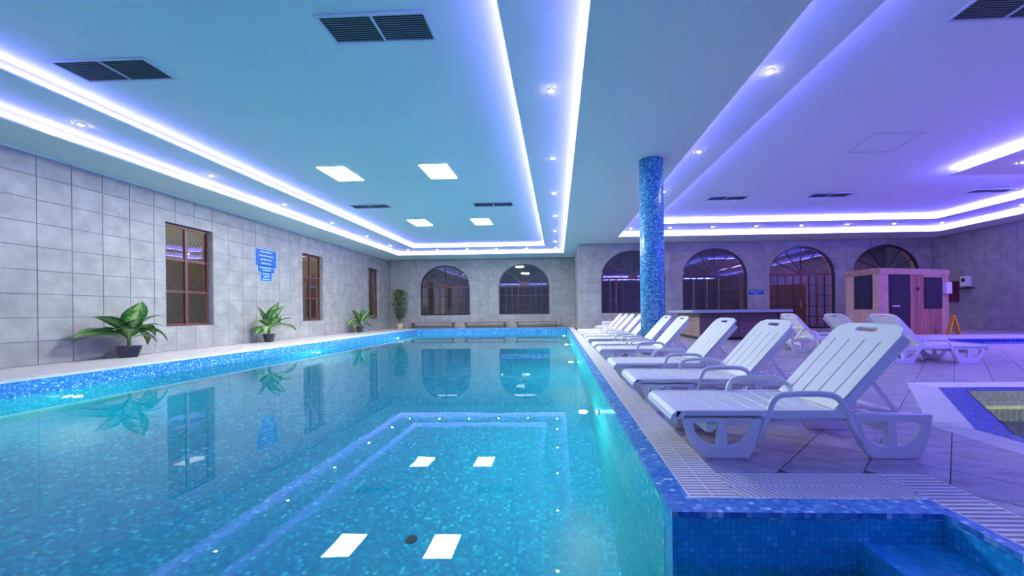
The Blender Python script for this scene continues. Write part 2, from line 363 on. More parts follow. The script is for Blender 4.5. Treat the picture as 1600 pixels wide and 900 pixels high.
# left wall (plane x = XL, backing behind the tiles)
outl = [(YN, -0.05), (YB1 + .2, -0.05), (YB1 + .2, H), (YN, H)]
holes = [[(a, LZ[0]), (b, LZ[0]), (b, LZ[1]), (a, LZ[1])] for a, b in LW]
wl = struct(link('wall_left', xform(plate([outl] + holes, 0.2, m='grout', name='wall_left'), T(XL - BK - 0.1, 0, 0) @ YZ)))
toL = T(XL - BK, 0, 0) @ YZ
tile_wall(wl, toL, 5.72, YB1, [(a, b, LZ[0], (lambda u: LZ[1])) for a, b in LW], 6.8, lambda u: abs(u - 6) )
tm = MB().box(XL - BK, XL, YN, 5.72, 0, H); link('plain_lining', tm.mesh('plain_lining', 'wall', uv=False), wl)
# back walls
outl = [(XL - .2, -0.05), (XC, -0.05), (XC, H), (XL - .2, H)]
wb = struct(link('wall_back', xform(plate([outl] + [arch_pts(*a) for a in AL], 0.35, m='grout', name='wall_back'), T(0, YB1 + BK + .175, 0) @ XZ)))
XZb = Matrix(((1, 0, 0, 0), (0, 0, -1, 0), (0, 1, 0, 0), (0, 0, 0, 1)))
tile_wall(wb, T(0, YB1 + BK, 0) @ XZb, XL, XC, [arch_span(*a) for a in AL], XL, lambda u: abs(u + 2))
wr_ = struct(link('wall_return', MB().box(XC + BK, XC + .3, YB2 + .36, YB1 + .3, -0.05, H).mesh('wall_return', 'grout')))
toRt = T(XC + BK, 0, 0) @ Matrix(((0, 0, -1, 0), (-1, 0, 0, 0), (0, 1, 0, 0), (0, 0, 0, 1)))
tile_wall(wr_, toRt, -YB1, -YB2, [], -YB2, lambda u: abs(u), limit=90)
outl = [(XC + .012, -0.05), (XR + .2, -0.05), (XR + .2, H), (XC + .012, H)]
wb2 = struct(link('wall_back_right', xform(plate([outl] + [arch_pts(*a) for a in AR], 0.35, m='grout', name='wall_back_right'), T(0, YB2 + BK + .175, 0) @ XZ)))
tile_wall(wb2, T(0, YB2 + BK, 0) @ XZb, XC, XR, [arch_span(*a) for a in AR], XC, lambda u: abs(u - 8))
wrt = struct(link('wall_right', MB().box(XR + BK, XR + .2, YN, YB2 + .2, -0.05, H).mesh('wall_right', 'grout')))
toR = T(XR + BK, 0, 0) @ Matrix(((0, 0, -1, 0), (-1, 0, 0, 0), (0, 1, 0, 0), (0, 0, 0, 1)))
tile_wall(wrt, toR, -YB2, -11.9, [], -YB2, lambda u: abs(u + 14), limit=200)
link('plain_lining', MB().box(XR, XR + BK, YN, 11.9, 0, H).mesh('plain_lining', 'wall'), wrt)
struct(link('wall_front', MB().box(XL - .2, XR + .2, YN - .2, YN, -0.05, H).mesh('wall_front', 'wall')))
# thin crown shadow trim along the left and back walls
struct(link('trim_1', MB().box(XL, XL + 0.02, YN, YB1, H - 0.05, H - 0.001).mesh('trim_1', 'ceil')))
# ---------------------------------------------------------------- window joinery
def panebox(parent, pts, to3):
    mb = MB(); mb.quad_box([to3 @ Vector((x, y, -0.003)) for x, y in pts] + [to3 @ Vector((x, y, 0.003)) for x, y in pts]) if len(pts) == 4 else None
    if len(pts) != 4: mb.poly([to3 @ Vector((x, y, 0)) for x, y in pts])
    return link('pane', mb.mesh('pane', 'glass', uv=False), parent)
def arch_window(name, spec, yw, cols, rows, radials, red, door=False):
    xc, hw, z0, zs, zt = spec; to3 = T(0, yw + 0.10, 0) @ XZ; fw = 0.07
    inner = arch_pts(xc, hw - fw, z0 + fw, zs, zt - fw)
    fr = struct(link(name, xform(plate([arch_pts(*spec), inner], 0.08, m='iron', name='window_frame'), to3)), None)
    fr['label'] = 'dark arched ' + ('doorway frame' if door else 'window frame') + ' in the back wall'
    link('transom', MB().box(xc - hw + fw, xc + hw - fw, yw + .06, yw + .14, zs - .06, zs + .02).mesh('transom', 'iron' if not red else 'frame'), fr)
    x0, x1, za, zb = xc - hw + fw, xc + hw - fw, z0 + fw, zs - .06
    heavy = (cols // 4, cols - cols // 4) if not door else (cols // 4, cols // 2, cols - cols // 4)
    for i in range(1, cols):
        x = x0 + (x1 - x0) * i / cols; wd = 0.075 if i in heavy and red else 0.03
        link('mullion', MB().box(x - wd / 2, x + wd / 2, yw + .075, yw + .125, za, zb).mesh('mullion', 'frame' if wd > .05 else 'iron'), fr)
    for j in range(1, rows):
        z = za + (zb - za) * j / rows
        link('glazing_bar', MB().box(x0, x1, yw + .085, yw + .115, z - .014, z + .014).mesh('glazing_bar', 'iron'), fr)
    for i in range(cols):
        for j in range(rows):
            a = x0 + (x1 - x0) * i / cols + .012; b = x0 + (x1 - x0) * (i + 1) / cols - .012
            c = za + (zb - za) * j / rows + .01; d = za + (zb - za) * (j + 1) / rows - .01
            panebox(fr, [(a, c), (b, c), (b, d), (a, d)], to3)
    rw, rh = hw - fw, zt - fw - zs; r0 = 0.2
    angs = [math.pi * k / radials for k in range(radials + 1)]
    for k in range(1, radials):
        t = angs[k]
        link('fan_bar', MB().bar((xc + r0 * math.cos(t), yw + .1, zs + .02 + r0 * math.sin(t)), (xc + rw * math.cos(t), yw + .1, zs + rh * math.sin(t)), .045, .04, up=(0, 1, 0)).mesh('fan_bar', 'iron'), fr)
    hub = [(xc + r0 * math.cos(math.pi * i / 10), zs + .02 + r0 * math.sin(math.pi * i / 10)) for i in range(11)]
    link('fan_hub', xform(plate([hub], 0.05, m='frame', name='fan_hub'), to3), fr)
    for k in range(radials):
        ts = [angs[k] + (angs[k + 1] - angs[k]) * i / 6 for i in range(7)]
        pts = [(xc + r0 * math.cos(t), zs + .02 + r0 * math.sin(t)) for t in ts] + [(xc + rw * math.cos(t), zs + rh * math.sin(t)) for t in reversed(ts)]
        panebox(fr, list(reversed(pts)), to3)
    # warm coloured masonry reveal beyond the frame
    n = 24; pts = arch_pts(*spec); mb = MB()
    for i in range(1, len(pts)):
        a, b = pts[i], pts[(i + 1) % len(pts)]
        ca = ((a[0] - xc) * .995 + xc, a[1]); cb = ((b[0] - xc) * .995 + xc, b[1])
        mb.poly([(ca[0], yw + .15, ca[1] - .004), (cb[0], yw + .15, cb[1] - .004), (cb[0], yw + .38, cb[1] - .004), (ca[0], yw + .38, ca[1] - .004)])
    link('reveal', mb.mesh('reveal', 'peach', uv=False), fr)
    return fr
arch_window('window_4', AL[0], YB1, 8, 3, 4, True); arch_window('window_5', AL[1], YB1, 8, 3, 4, False)
arch_window('window_6', AR[0], YB2, 9, 3, 6, True); arch_window('window_7', AR[1], YB2, 9, 3, 6, False)
d1 = arch_window('door_1', AR[2], YB2, 8, 5, 6, True, True); arch_window('window_8', AR[3], YB2, 9, 3, 6, True)
link('door_handle', MB().tube([(10.9, YB2 + .02, .95), (10.9, YB2 + .0, 1.0), (10.9, YB2 + .0, 1.2), (10.9, YB2 + .02, 1.25)], .014).mesh('door_handle', 'chrome'), d1)
for i, (a, b) in enumerate(LW):
    xf = XL - 0.16; to3 = T(xf, 0, 0) @ YZ; fw = 0.07
    fr = struct(link('window_%d' % (i + 1), xform(plate([[(a, LZ[0]), (b, LZ[0]), (b, LZ[1]), (a, LZ[1])], [(a + fw, LZ[0] + fw), (b - fw, LZ[0] + fw), (b - fw, LZ[1] - fw), (a + fw, LZ[1] - fw)]], 0.06, m='frame', name='window_frame'), to3)))
    mid = (a + b) / 2; z0, z1 = LZ[0] + fw, LZ[1] - fw
    link('mullion', MB().box(xf - .03, xf + .03, mid - .035, mid + .035, z0, z1).mesh('mullion', 'frame'), fr)
    for j in (1, 2):
        z = z0 + (z1 - z0) * j / 3; link('glazing_bar', MB().box(xf - .02, xf + .02, a + fw, b - fw, z - .03, z + .03).mesh('glazing_bar', 'frame'), fr)
    for (ya, yb) in ((a + fw, mid - .035), (mid + .035, b - fw)):
        for j in range(3):
            c, d = z0 + (z1 - z0) * j / 3 + .03, z0 + (z1 - z0) * (j + 1) / 3 - .03
            panebox(fr, [(ya, c), (yb, c), (yb, d), (ya, d)], to3)
    # diamond lattice just outside the glass
    mb = MB(); s = 0.11; xx = xf - .06; ya, yb = a + fw, b - fw; k = -40
    for sgn in (1, -1):
        for k in range(-30, 50):
            y_ = ya + k * s; pts = []
            for z in (z0, z1):
                pts.append((y_ + sgn * (z - z0) * .6 - (1.6 if sgn > 0 else 0), z))
            (p0, q0), (p1, q1) = pts
            ts = [0, 1]
            if p1 != p0:
                t_a, t_b = sorted(((ya - p0) / (p1 - p0), (yb - p0) / (p1 - p0))); ts = [max(0, t_a), min(1, t_b)]
            if ts[1] - ts[0] > 0.02:
                A = (xx, p0 + (p1 - p0) * ts[0], q0 + (q1 - q0) * ts[0]); B = (xx, p0 + (p1 - p0) * ts[1], q0 + (q1 - q0) * ts[1]); mb.bar(A, B, .007, .007)
    tag(link('lattice', mb.mesh('lattice', 'bark', uv=False), fr), None, None, kind='stuff')
    link('jamb_lining', MB().box(XL - .19, XL - .013, b - .012, b - .001, LZ[0], LZ[1]).mesh('jamb_lining', 'wall'), fr)
# what lies beyond the glass: a passage beyond the left wall and corridors beyond the back walls
struct(link('wall_outer_left', MB().box(-11.7, -11.5, 4, 24, -0.2, 4).mesh('wall_outer_left', 'olive')))
struct(link('floor_outer_left', MB().box(-11.5, XL - .22, 4, 24, -0.2, -0.05).mesh('f', 'room')))
struct(link('wall_outer_back', MB().box(XL - .2, XC + .2, 24.3, 24.5, -0.2, 4).mesh('wall_outer_back', 'room')))
struct(link('wall_outer_right', MB().box(XC + .31, XR + .2, 20.4, 20.6, -0.2, 4).mesh('wall_outer_right', 'room')))
struct(link('floor_outer_back', MB().box(XL - .2, XC + .2, 22.3, 24.3, -0.2, -0.05).mesh('f', 'room')))
struct(link('floor_outer_right', MB().box(XC + .31, XR + .2, 17.99, 20.4, -0.2, -0.05).mesh('f', 'room')))
for k, (x, y, wd) in enumerate(((5.9, 19.6, .05), (6.35, 19.6, .05), (6.9, 19.7, .06), (7.6, 19.8, .05), (8.1, 19.6, .05), (2.7, 19.8, .08), (10.4, 19.3, .1), (12.3, 19.5, .16), (-7.1, 23.6, .14), (-5.8, 23.6, .14))):
    o = link('corridor_post', MB().box(x - wd / 2, x + wd / 2, y - wd / 2, y + wd / 2, -0.05, 2.5).mesh('corridor_post', 'white' if k < 6 else 'cedar'))
    o['kind'] = 'structure'
def area(name, loc, rot, sx, sy, power, col):
    l = bpy.data.lights.new(name, 'AREA'); l.shape = 'RECTANGLE'; l.size = sx; l.size_y = sy; l.energy = power; l.color = col
    o = bpy.data.objects.new(name, l); C.objects.link(o); o.location = loc; o.rotation_euler = rot; return o
area('corridor_fill', (12, 19.2, 3.7), (0, 0, 0), 8, .3, 30, (1, .62, .35))  # unseen warm light added to brighten the corridor and the arch reveals
area('corridor_fill', (5, 19.2, 3.7), (0, 0, 0), 6, .3, 10, (.7, .6, .75))  # added fill for the same corridor, no lamp in view
area('corridor_fill', (-4, 23.3, 3.7), (0, 0, 0), 8, .3, 14, (.8, .7, .8))  # added fill behind the far arches, source unseen
area('passage_fill', (-10.6, 14, 3.8), (0, math.radians(40), 0), .3, 16, 70, (1, .8, .45))  # unseen light added to brighten the olive wall behind the left windows
area('added_violet_fill', (9.4, 2.2, 3.9), (0, math.radians(20), 0), 1.2, 5, 270, (.20, .12, 1.0))  # added out of frame to tint the right deck violet, source unseen
area('added_violet_fill', (12.6, 7.2, 3.9), (0, math.radians(-12), 0), .8, 3, 460, (.34, .18, 1.0))  # second added fill, unseen, makes the right wall more violet
for lx, ly, ww, ll, lb in ((9.4, 2.2, 1.2, 5.0, 'added out-of-view housing for the violet fill light above the small pool'), (12.6, 7.2, .8, 3.0, 'added out-of-view housing for the violet fill light towards the right wall')):
    t = empty('added_fill_housing', (lx, ly, 4.16), 0, lb, 'ceiling light'); link('housing', MB().box(-ww / 2 - .05, ww / 2 + .05, -ll / 2 - .05, ll / 2 + .05, -.05, 0).mesh('housing', 'white'), t)  # housings added to go with the unseen violet fills
# ---------------------------------------------------------------- floor
JO = [(2.81, -3.5), (7.7, -3.5), (7.7, 4.76), (4.17, 4.76), (2.81, 3.02)]          # small pool surround, outer edge
JG = [(3.05, -3.3), (7.45, -3.3), (7.45, 4.46), (4.25, 4.46), (3.05, 2.93)]
JM = [(3.19, -3.15), (7.3, -3.15), (7.3, 4.26), (4.36, 4.26), (3.19, 2.80)]
SO = rect(10.2, 16.3, 9.5, 12.0)
deck = [(XL, YN), (-7.72, YN), (-7.72, 20.72), (0.86, 20.72), (0.86, 2.15), (1.98, 2.15), (1.98, YN), (XR, YN), (XR, YB2 + .4), (XC, YB2 + .4), (XC, YB1 + .4), (XL, YB1 + .4)]
floor = struct(link('floor', xform(plate([deck, JO, SO], 0.3, m='deckg', name='floor'), T(0, 0, -0.156))))
def clip(poly, zone):
    out = poly
    for i in range(len(zone)):
        a, b = zone[i], zone[(i + 1) % len(zone)]; inp = out; out = []
        if not inp: break
        sd = lambda p: (b[0] - a[0]) * (p[1] - a[1]) - (b[1] - a[1]) * (p[0] - a[0])
        for j in range(len(inp)):
            p, q = inp[j - 1], inp[j]; sp_, sq = sd(p), sd(q)
            if (sp_ < 0) != (sq < 0):
                t = sp_ / (sp_ - sq); out.append((p[0] + (q[0] - p[0]) * t, p[1] + (q[1] - p[1]) * t))
            if sq >= 0: out.append(q)
    return out
zones = [rect(.86, 2.81, 2.15, YB2), rect(1.98, 2.81, -1, 2.15), rect(2.81, 10.2, 4.76, YB2), rect(10.2, XR, 4.76, 9.5), rect(10.2, XR, 12.0, YB2), [(2.81, 3.02), (4.17, 4.76), (2.81, 4.76)]]
S = 0.46; hd = 0.325 / math.sqrt(2)
hs = (0.325 - 0.005) / math.sqrt(2)
full = MB().prism([(0, -hs), (hs, 0), (0, hs), (-hs, 0)], -0.006, 0.0).mesh('tile', 'deck', uv=False)
items = []
for i in range(-60, 60):
    for j in range(-10, 80):
        # centres on a 45 degree lattice: lines X-Y = -.04 + k*.46 and X+Y = const
        a = (i + .5) * S - 0.04; b = (j + .5) * S + 0.2; x, y = (a + b) / 2, (b - a) / 2
        if not (0.5 < x < XR + .3 and -1.3 < y < YB2 + .3): continue
        items.append((x, y))
items.sort(key=lambda p: (0 if (p[1] > .8 and 871 + p[0] / p[1] * 600 < 1700) else 1, p[1]))
rest = MB(); n = 0
for x, y in items:
    q = [(x, y - hs), (x + hs, y), (x, y + hs), (x - hs, y)]
    ps = [c for c in (clip(q, z) for z in zones) if len(c) > 2]
    ar = sum(abs(sum(c[k - 1][0] * c[k][1] - c[k][0] * c[k - 1][1] for k in range(len(c)))) / 2 for c in ps)
    if ar < 0.003: continue
    if n < 295 and y > 0.8:
        n += 1
        if ar > 2 * hs * hs * 0.999: link('tile', full, floor, (x, y, 0)); continue
        mb = MB(); [mb.prism(c, -0.006, 0.0) for c in ps]; link('tile', mb.mesh('tile', 'deck', uv=False), floor)
    else: [rest.prism(c, -0.006, 0.0) for c in ps]
tag(link('far_tiles', rest.mesh('far_tiles', 'deck', uv=False), floor), None, None, kind='stuff')
mb = MB(); y = -2.0                                   # straight-laid tiles of the left and far ledges
while y < YB1:
    for k in range(6): mb.box(XL + k * .325 + .003, min(XL + (k + 1) * .325 - .003, -7.72), y + .003, min(y + .322, YB1), -.01, 0)
    y += .325
x = -7.72
while x < XC:
    for k in range(4): mb.box(x + .003, min(x + .322, XC), 20.72 + k * .3 + .003, min(20.72 + (k + 1) * .3 - .003, YB1), -.01, 0)
    x += .325
tag(link('ledge_tiles', mb.mesh('ledge_tiles', 'ledge', uv=False), floor), None, None, kind='stuff')
# ---------------------------------------------------------------- main pool
pool = empty('swimming_pool', (0, 0, 0), 0, 'large blue mosaic swimming pool with corner entry steps', 'pool')
PD = -2.15
def part(name, mb, m, parent=pool): return link(name, mb.mesh(name, m), parent)
part('coping', MB().box(.5, .62, 1.73, 20.72, -.03, 0), 'mos')
part('coping', MB().box(.62, 1.67, 1.73, 1.86, -.03, 0), 'mos')
part('coping', MB().box(1.67, 1.73, -4, 1.86, -.03, 0), 'mos')
part('coping', MB().box(-7.66, .5, 20.6, 20.72, WZ - .01, 0), 'mos')
part('coping', MB().box(-7.72, -7.66, -4, 20.72, -.02, .012), 'kerb')
part('waterline_band', MB().box(-7.72, -7.66, -4, 20.6, WZ - .01, -.02), 'mos')
part('basin_wall', MB().box(.5, .62, 1.86, 20.72, PD, -.03), 'mosw')
part('basin_wall', MB().box(.501, 1.73, 1.731, 1.86, PD, -.03), 'mosd')
part('basin_wall', MB().box(1.671, 1.73, -4, 1.731, PD, -.03), 'mosd')
part('basin_wall', MB().box(-7.72, -7.66, -4, 20.6, PD, WZ - .01), 'mosw')
part('basin_wall', MB().box(-7.66, .5, 20.6, 20.72, PD, WZ - .01), 'mosw')
part('basin_wall', MB().box(-7.72, 1.73, -4.12, -4, PD, 0), 'mosw')
part('basin_floor', MB().box(-7.72, 1.73, -4.12, 20.72, PD - .1, PD), 'mosf')
part('step', MB().box(1.32, 1.672, -1.2, 1.731, PD, -.13), 'mosd')
part('step', MB().box(1.02, 1.32, -1.2, 1.731, PD, -.30), 'mosd')
part('step', MB().box(.72, 1.02, -1.2, 1.731, PD, -.52), 'mosd')
wat = link('pool_water', MB().poly([(-7.66, -4, WZ), (1.671, -4, WZ), (1.671, 1.731, WZ), (.5, 1.731, WZ), (.5, 20.6, WZ), (-7.66, 20.6, WZ)]).mesh('pool_water', 'water'))
tag(wat, 'still turquoise water filling the large swimming pool', 'water')
# underwater lamps: round fixture on the basin wall, each with its own light
M['uw'] = mat('underwater_lens', (0.9, 0.9, 0.9), .5, emit=(1, .97, .8), es=9)
def pool_lamp(x, y, z, nx, power=POOLW):
    r = link('underwater_lamp', MB().lathe([(.09, 0), (.09, .02), (.075, .03)], 20).mesh('underwater_lamp', 'chrome'), pool, (x, y, z), (0, math.radians(90 * nx), 0))
    link('lamp_lens', MB().lathe([(.07, .028), (.06, .036), (.02, .04)], 20).mesh('lamp_lens', 'uw'), r)
    l = bpy.data.lights.new('underwater_light', 'POINT'); l.shadow_soft_size = .05; l.energy = power; l.color = (.42, 1.0, .84)
    o = bpy.data.objects.new('underwater_light', l); C.objects.link(o); o.location = (x + nx * .2, y, z); o.rotation_euler = (0, math.radians(-90 * nx), 0)
for y in (-.5, 5.7, 11.7, 17.7): pool_lamp(-7.66, y, -.95, 1)
for y in (4.75, 9.0, 13.5, 18.0): pool_lamp(.5, y, -.62, -1)
# ---------------------------------------------------------------- overflow grates
def slats(mb, poly, d, pitch, wd, z0=-.02, z1=-.001, off=0.0):
    d = Vector(d).normalized(); nrm = Vector((-d.y, d.x)); vs = [Vector(p) for p in poly]
    lo = min(v.dot(nrm) for v in vs); hi = max(v.dot(nrm) for v in vs); c = lo + pitch / 2 + off
    while c < hi:
        ts = []
        for i in range(len(vs)):
            a, b = vs[i - 1], vs[i]; da, db = a.dot(nrm) - c, b.dot(nrm) - c
            if (da < 0) != (db < 0): ts.append((a + (b - a) * (da / (da - db))).dot(d))
        if len(ts) == 2:
            t0, t1 = sorted(ts)
            if t1 - t0 > .01:
                p = [d * t0 + nrm * (c - wd / 2), d * t1 + nrm * (c - wd / 2), d * t1 + nrm * (c + wd / 2), d * t0 + nrm * (c + wd / 2)]
                mb.prism([tuple(q) for q in p], z0, z1)
        c += pitch
    return mb
def grate(label, polys, frame_bars, pitch=.03, wd=.018, z1=-.001):
    g = empty('overflow_grate', (polys[0][0][0][0], polys[0][0][0][1], 0), 0, label, 'grate', )
    inv = T(-g.location.x, -g.location.y, 0)
    a = MB(); b = MB()
    for poly, d in polys:
        slats(a, poly, d, pitch, wd, z1=z1); b.prism(poly, -.06, -.035)
    for p, q in frame_bars: a.bar((p[0], p[1], -.012), (q[0], q[1], -.012), .012, .02)
    tag(link('slats', xform(a.mesh('slats', 'grate'), inv), g), None, None, kind='stuff'); link('channel', xform(b.mesh('channel', 'trough'), inv), g)
grate('long white slotted overflow grate beside the pool edge under the row of loungers', [(rect(.62, .86, 1.86, 20.72), (1, 0))], [((.626, 1.86), (.626, 20.7)), ((.854, 2.15), (.854, 20.7)), ((.74, 1.86), (.74, 20.7))])
grate('short white slotted grate in front of the nearest lounger, above the pool corner', [(rect(.86, 1.73, 1.86, 2.15), (-.35, 1))], [((.86, 1.866), (1.73, 1.866)), ((.86, 2.144), (1.98, 2.144)), ((.86, 2.0), (1.75, 2.0))], pitch=.028, wd=.015)
grate('slotted grate with brownish gaps running beside the entry steps', [(rect(1.73, 1.98, YN, 2.15), (1, 0))], [((1.736, YN), (1.736, 1.86)), ((1.974, YN), (1.974, 2.15))], pitch=.034, wd=.02)
# ---------------------------------------------------------------- small pool on the right
jp = empty('plunge_pool', (0, 0, 0), 0, 'small sunken pool with navy mosaic rim at the right edge', 'pool')
def ring(o_, i_, z0, z1, m, name):
    me = plate([o_, i_], z1 - z0, m=m, name=name); boxuv(xform(me, T(0, 0, (z0 + z1) / 2))); return link(name, me, jp)
ring(JG, grow_any(JM, .006), -.3, -.002, 'mosb', 'rim')
mb = MB(); n = len(JM)
for i in range(n):
    a, b = JM[i], JM[(i + 1) % n]
    if i == 2: continue
    mb.poly([(a[0], a[1], -1.0), (b[0], b[1], -1.0), (b[0], b[1], -.002), (a[0], a[1], -.002)])
link('basin_wall', mb.mesh('basin_wall', 'mosj'), jp)
a, b = JM[2], JM[3]; link('basin_wall', MB().poly([(a[0], a[1], -1.0), (b[0], b[1], -1.0), (b[0], b[1], -.34), (a[0], a[1], -.34)]).mesh('basin_wall', 'mosj'), jp)
link('waterline_band', MB().poly([(a[0], a[1], -.34), (b[0], b[1], -.34), (b[0], b[1], -.002), (a[0], a[1], -.002)]).mesh('waterline_band', 'mosy'), jp)  # lit strip of the far wall, its light painted in by colour
link('basin_floor', MB().prism(JM, -1.1, -1.0).mesh('basin_floor', 'mosj'), jp)
tag(link('plunge_water', MB().poly([(x, y, -.16) for x, y in JM]).mesh('plunge_water', 'water')), 'dark still water in the small pool at the right edge', 'water')
grate('pale slotted grate framing the small pool at the right edge', [([JO[4], JG[4], JG[0], JO[0]][::-1], (1, 0)), ([JO[3], JG[3], JG[4], JO[4]][::-1], (1, 0)), ([JO[2], JG[2], JG[3], JO[3]][::-1], (0, 1))], [], pitch=.03, wd=.022)
area('plunge_light', (5.6, 1.6, -.5), (math.radians(95), 0, 0), 2.2, .1, 40, (1, .95, .5))
# far splash pool by the right wall
sp_ = empty('splash_pool', (10.2, 9.5, 0), 0, 'low blue splash pool strip beside the right wall', 'pool')
def sub(name, mb, m): return link(name, xform(mb.mesh(name, m), T(-10.2, -9.5, 0)), sp_)
o = link('rim', boxuv(xform(plate([SO, rect(10.5, 16.05, 9.8, 11.0)], .3, m='mosb', name='rim'), T(-10.2, -9.5, -.15))), sp_)
sub('kerb', MB().box(10.2, 16.3, 11.2, 12.0, 0, .06), 'kerb'); sub('basin_floor', MB().box(10.5, 16.05, 9.8, 11.0, -.5, -.4), 'mosb')
tag(link('splash_water', MB().poly([(10.5, 9.8, -.05), (16.05, 9.8, -.05), (16.05, 11.0, -.05), (10.5, 11.0, -.05)]).mesh('splash_water', 'water')), 'deep blue water of the splash pool by the right wall', 'water')
# ---------------------------------------------------------------- column
mb = MB(); prof = [(.24, 0), (.24, H)]; n = 48; cx, cy = 1.95, 7.95
me = bpy.data.meshes.new('column'); vs = []; fs = []
for z in (0.0, H):
    for k in range(n): t = 2 * math.pi * k / n; vs.append((.24 * math.cos(t), .24 * math.sin(t), z))
for k in range(n): l = (k + 1) % n; fs.append((k, l, n + l, n + k))
fs.append(tuple(reversed(range(n)))); fs.append(tuple(range(n, 2 * n)))
me.from_pydata(vs, [], fs); me.materials.append(M['col']); uvl = me.uv_layers.new(name='UVMap').data
for p in me.polygons:
    if len(p.vertices) == 4:
        p.use_smooth = True; k = p.index
        for li, (u, v) in zip(p.loop_indices, ((k, 0), (k + 1, 0), (k + 1, H), (k, H))): uvl[li].uv = (u * 2 * math.pi * .24 / n, v)
col = link('column', me, None, (cx, cy, 0)); tag(col, 'round column clad in blue mosaic standing among the loungers', 'column')
# ---------------------------------------------------------------- loungers
def arc(cx_, cy_, r_, a0, a1, n=8): return [(cx_ + r_ * math.cos(math.radians(a0 + (a1 - a0) * i / n)), cy_ + r_ * math.sin(math.radians(a0 + (a1 - a0) * i / n))) for i in range(n + 1)]
def half_hole(xm, top, w_, h_, side, spoke=.026):
    """one of two quarter openings either side of the spoke"""
    x0 = xm + side * spoke; pts = [(x0, top)]
    pts += [(x0 + side * w_ * math.cos(math.radians(t)), top - h_ * math.sin(math.radians(t))) for t in range(0, 91, 10)]
    pts[-1] = (x0 + side * .006, top - h_)
    return pts
def leg_panel(x0, x1, b0, b1):
    """side panel like a boat: wide on top, flat foot, two cut-outs"""
    top = .265; L_ = [(b0, 0), (b1, 0)]
    sd = ((.30, .035), (.58, .085), (.80, .145), (.94, .205))
    L_ += [(b1 + (x1 - b1) * q, z) for q, z in sd]
    L_ += [(x1, top), (x0, top)]
    L_ += [(b0 + (x0 - b0) * q, z) for q, z in reversed(sd)]
    xm = (x0 + x1) / 2; hw_ = (x1 - x0) / 2 - .088
    return [L_, half_hole(xm, top - .045, hw_, .145, 1), half_hole(xm, top - .045, hw_, .145, -1)]
LWID = 0.60
def curved_slat(x0, x1, z, y0, y1, th=.014):
    return None
lounger_meshes = {}
def lm(key, fn):
    if key not in lounger_meshes: lounger_meshes[key] = fn()
    return lounger_meshes[key]
def bed_mesh():
    mb = MB(); xs = 0.0; n_ = 9; L0, L1 = 0.0, 1.06
    for k in range(n_):                       # transverse slats with thin gaps
        a = L0 + .05 + (L1 - L0 - .05) * k / n_; b = L0 + .05 + (L1 - L0 - .05) * (k + 1) / n_ - .008
        mb.box(a, b, .05, LWID - .05, .268, .288)
    mb.box(0.04, L1, .045, LWID - .045, .262, .270)   # web under the gaps
    mb.box(0.03, L1 + .02, .0, .05, .24, .290); mb.box(0.03, L1 + .02, LWID - .05, LWID, .24, .290)   # side rails
    mb.box(0.62, 1.45, .03, .07, .22, .262); mb.box(0.62, 1.45, LWID - .07, LWID - .03, .22, .262)
    # rounded foot lip
    pts = [(0.07, .290), (0.03, .284), (0.005, .265), (-.005, .235), (.02, .205), (.04, .21), (.03, .235), (.05, .262)]
    o = len(mb.v)
    for y in (0.0, LWID): mb.v += [(x, y, z) for x, z in pts]
    m_ = len(pts)
    for i in range(m_): j = (i + 1) % m_; mb.f.append((o + i, o + j, o + m_ + j, o + m_ + i))
    mb.f.append(tuple(o + i for i in reversed(range(m_)))); mb.f.append(tuple(o + m_ + i for i in range(m_)))
    return mb.mesh('bed', 'plastic')
def back_mesh():
    """panelled backrest in its own plane: u along (0..len), v across; returned already tilted"""
    ln = 0.68; W = LWID - .02; r_ = .06
    outer = [(0, 0), (ln - .09, 0), (ln - .03, .03), (ln - .005, .10), (ln, W / 2), (ln - .005, W - .10), (ln - .03, W - .03), (ln - .09, W), (0, W)]
    hole = arc(ln - .055, W / 2 + .06, .016, 0, 180, 6) ; hole = [(ln - .055 + .018 * math.cos(t), W / 2 + .07 + .018 * math.sin(t)) for t in [math.pi * i / 6 for i in range(7)]] + [(ln - .055 + .018 * math.cos(t), W / 2 - .07 + .018 * math.sin(t)) for t in [math.pi + math.pi * i / 6 for i in range(7)]]
    grooves = [[(.06, v - .0045), (ln - .15, v - .0045), (ln - .15, v + .0045), (.06, v + .0045)] for v in (W * .17, W * .39, W * .61, W * .83)]
    me = plate([outer, hole] + grooves, .022, bevel=.003, m='plastic', name='backrest')
    bm = bmesh.new(); bm.from_mesh(me)
    extra = MB(); extra.box(0, ln - .08, 0, .018, -.055, 0); extra.box(0, ln - .08, W - .018, W, -.055, 0); extra.box(.02, ln - .12, .02, W - .02, -.018, -.012)
    em = extra.mesh('e', 'plastic'); bm.from_mesh(em); bm.to_mesh(me); bm.free()
    a = math.radians(-48); me.transform(T(.975, .01, .285) @ Matrix.Rotation(a, 4, 'Y')); me.update()
    return me
def arm_mesh(y):
    pts = [(.53, .10), (.555, .18), (.585, .27), (.605, .33), (.625, .362), (.66, .38), (.75, .386), (.88, .386), (.95, .38), (.99, .362), (1.02, .325), (1.05, .25), (1.085, .16), (1.13, .09)]
    mb = MB(); mb.tube([(x, y, z) for x, z in pts], .019, 8); return shade(mb.mesh('armrest', 'plastic'))
def legm(x0, x1, b0, b1, y):
    def f():
        me = plate(leg_panel(x0, x1, b0, b1), .034, bevel=.006, m='plastic', name='leg'); return xform(me, T(0, y, 0) @ XZ)
    return f
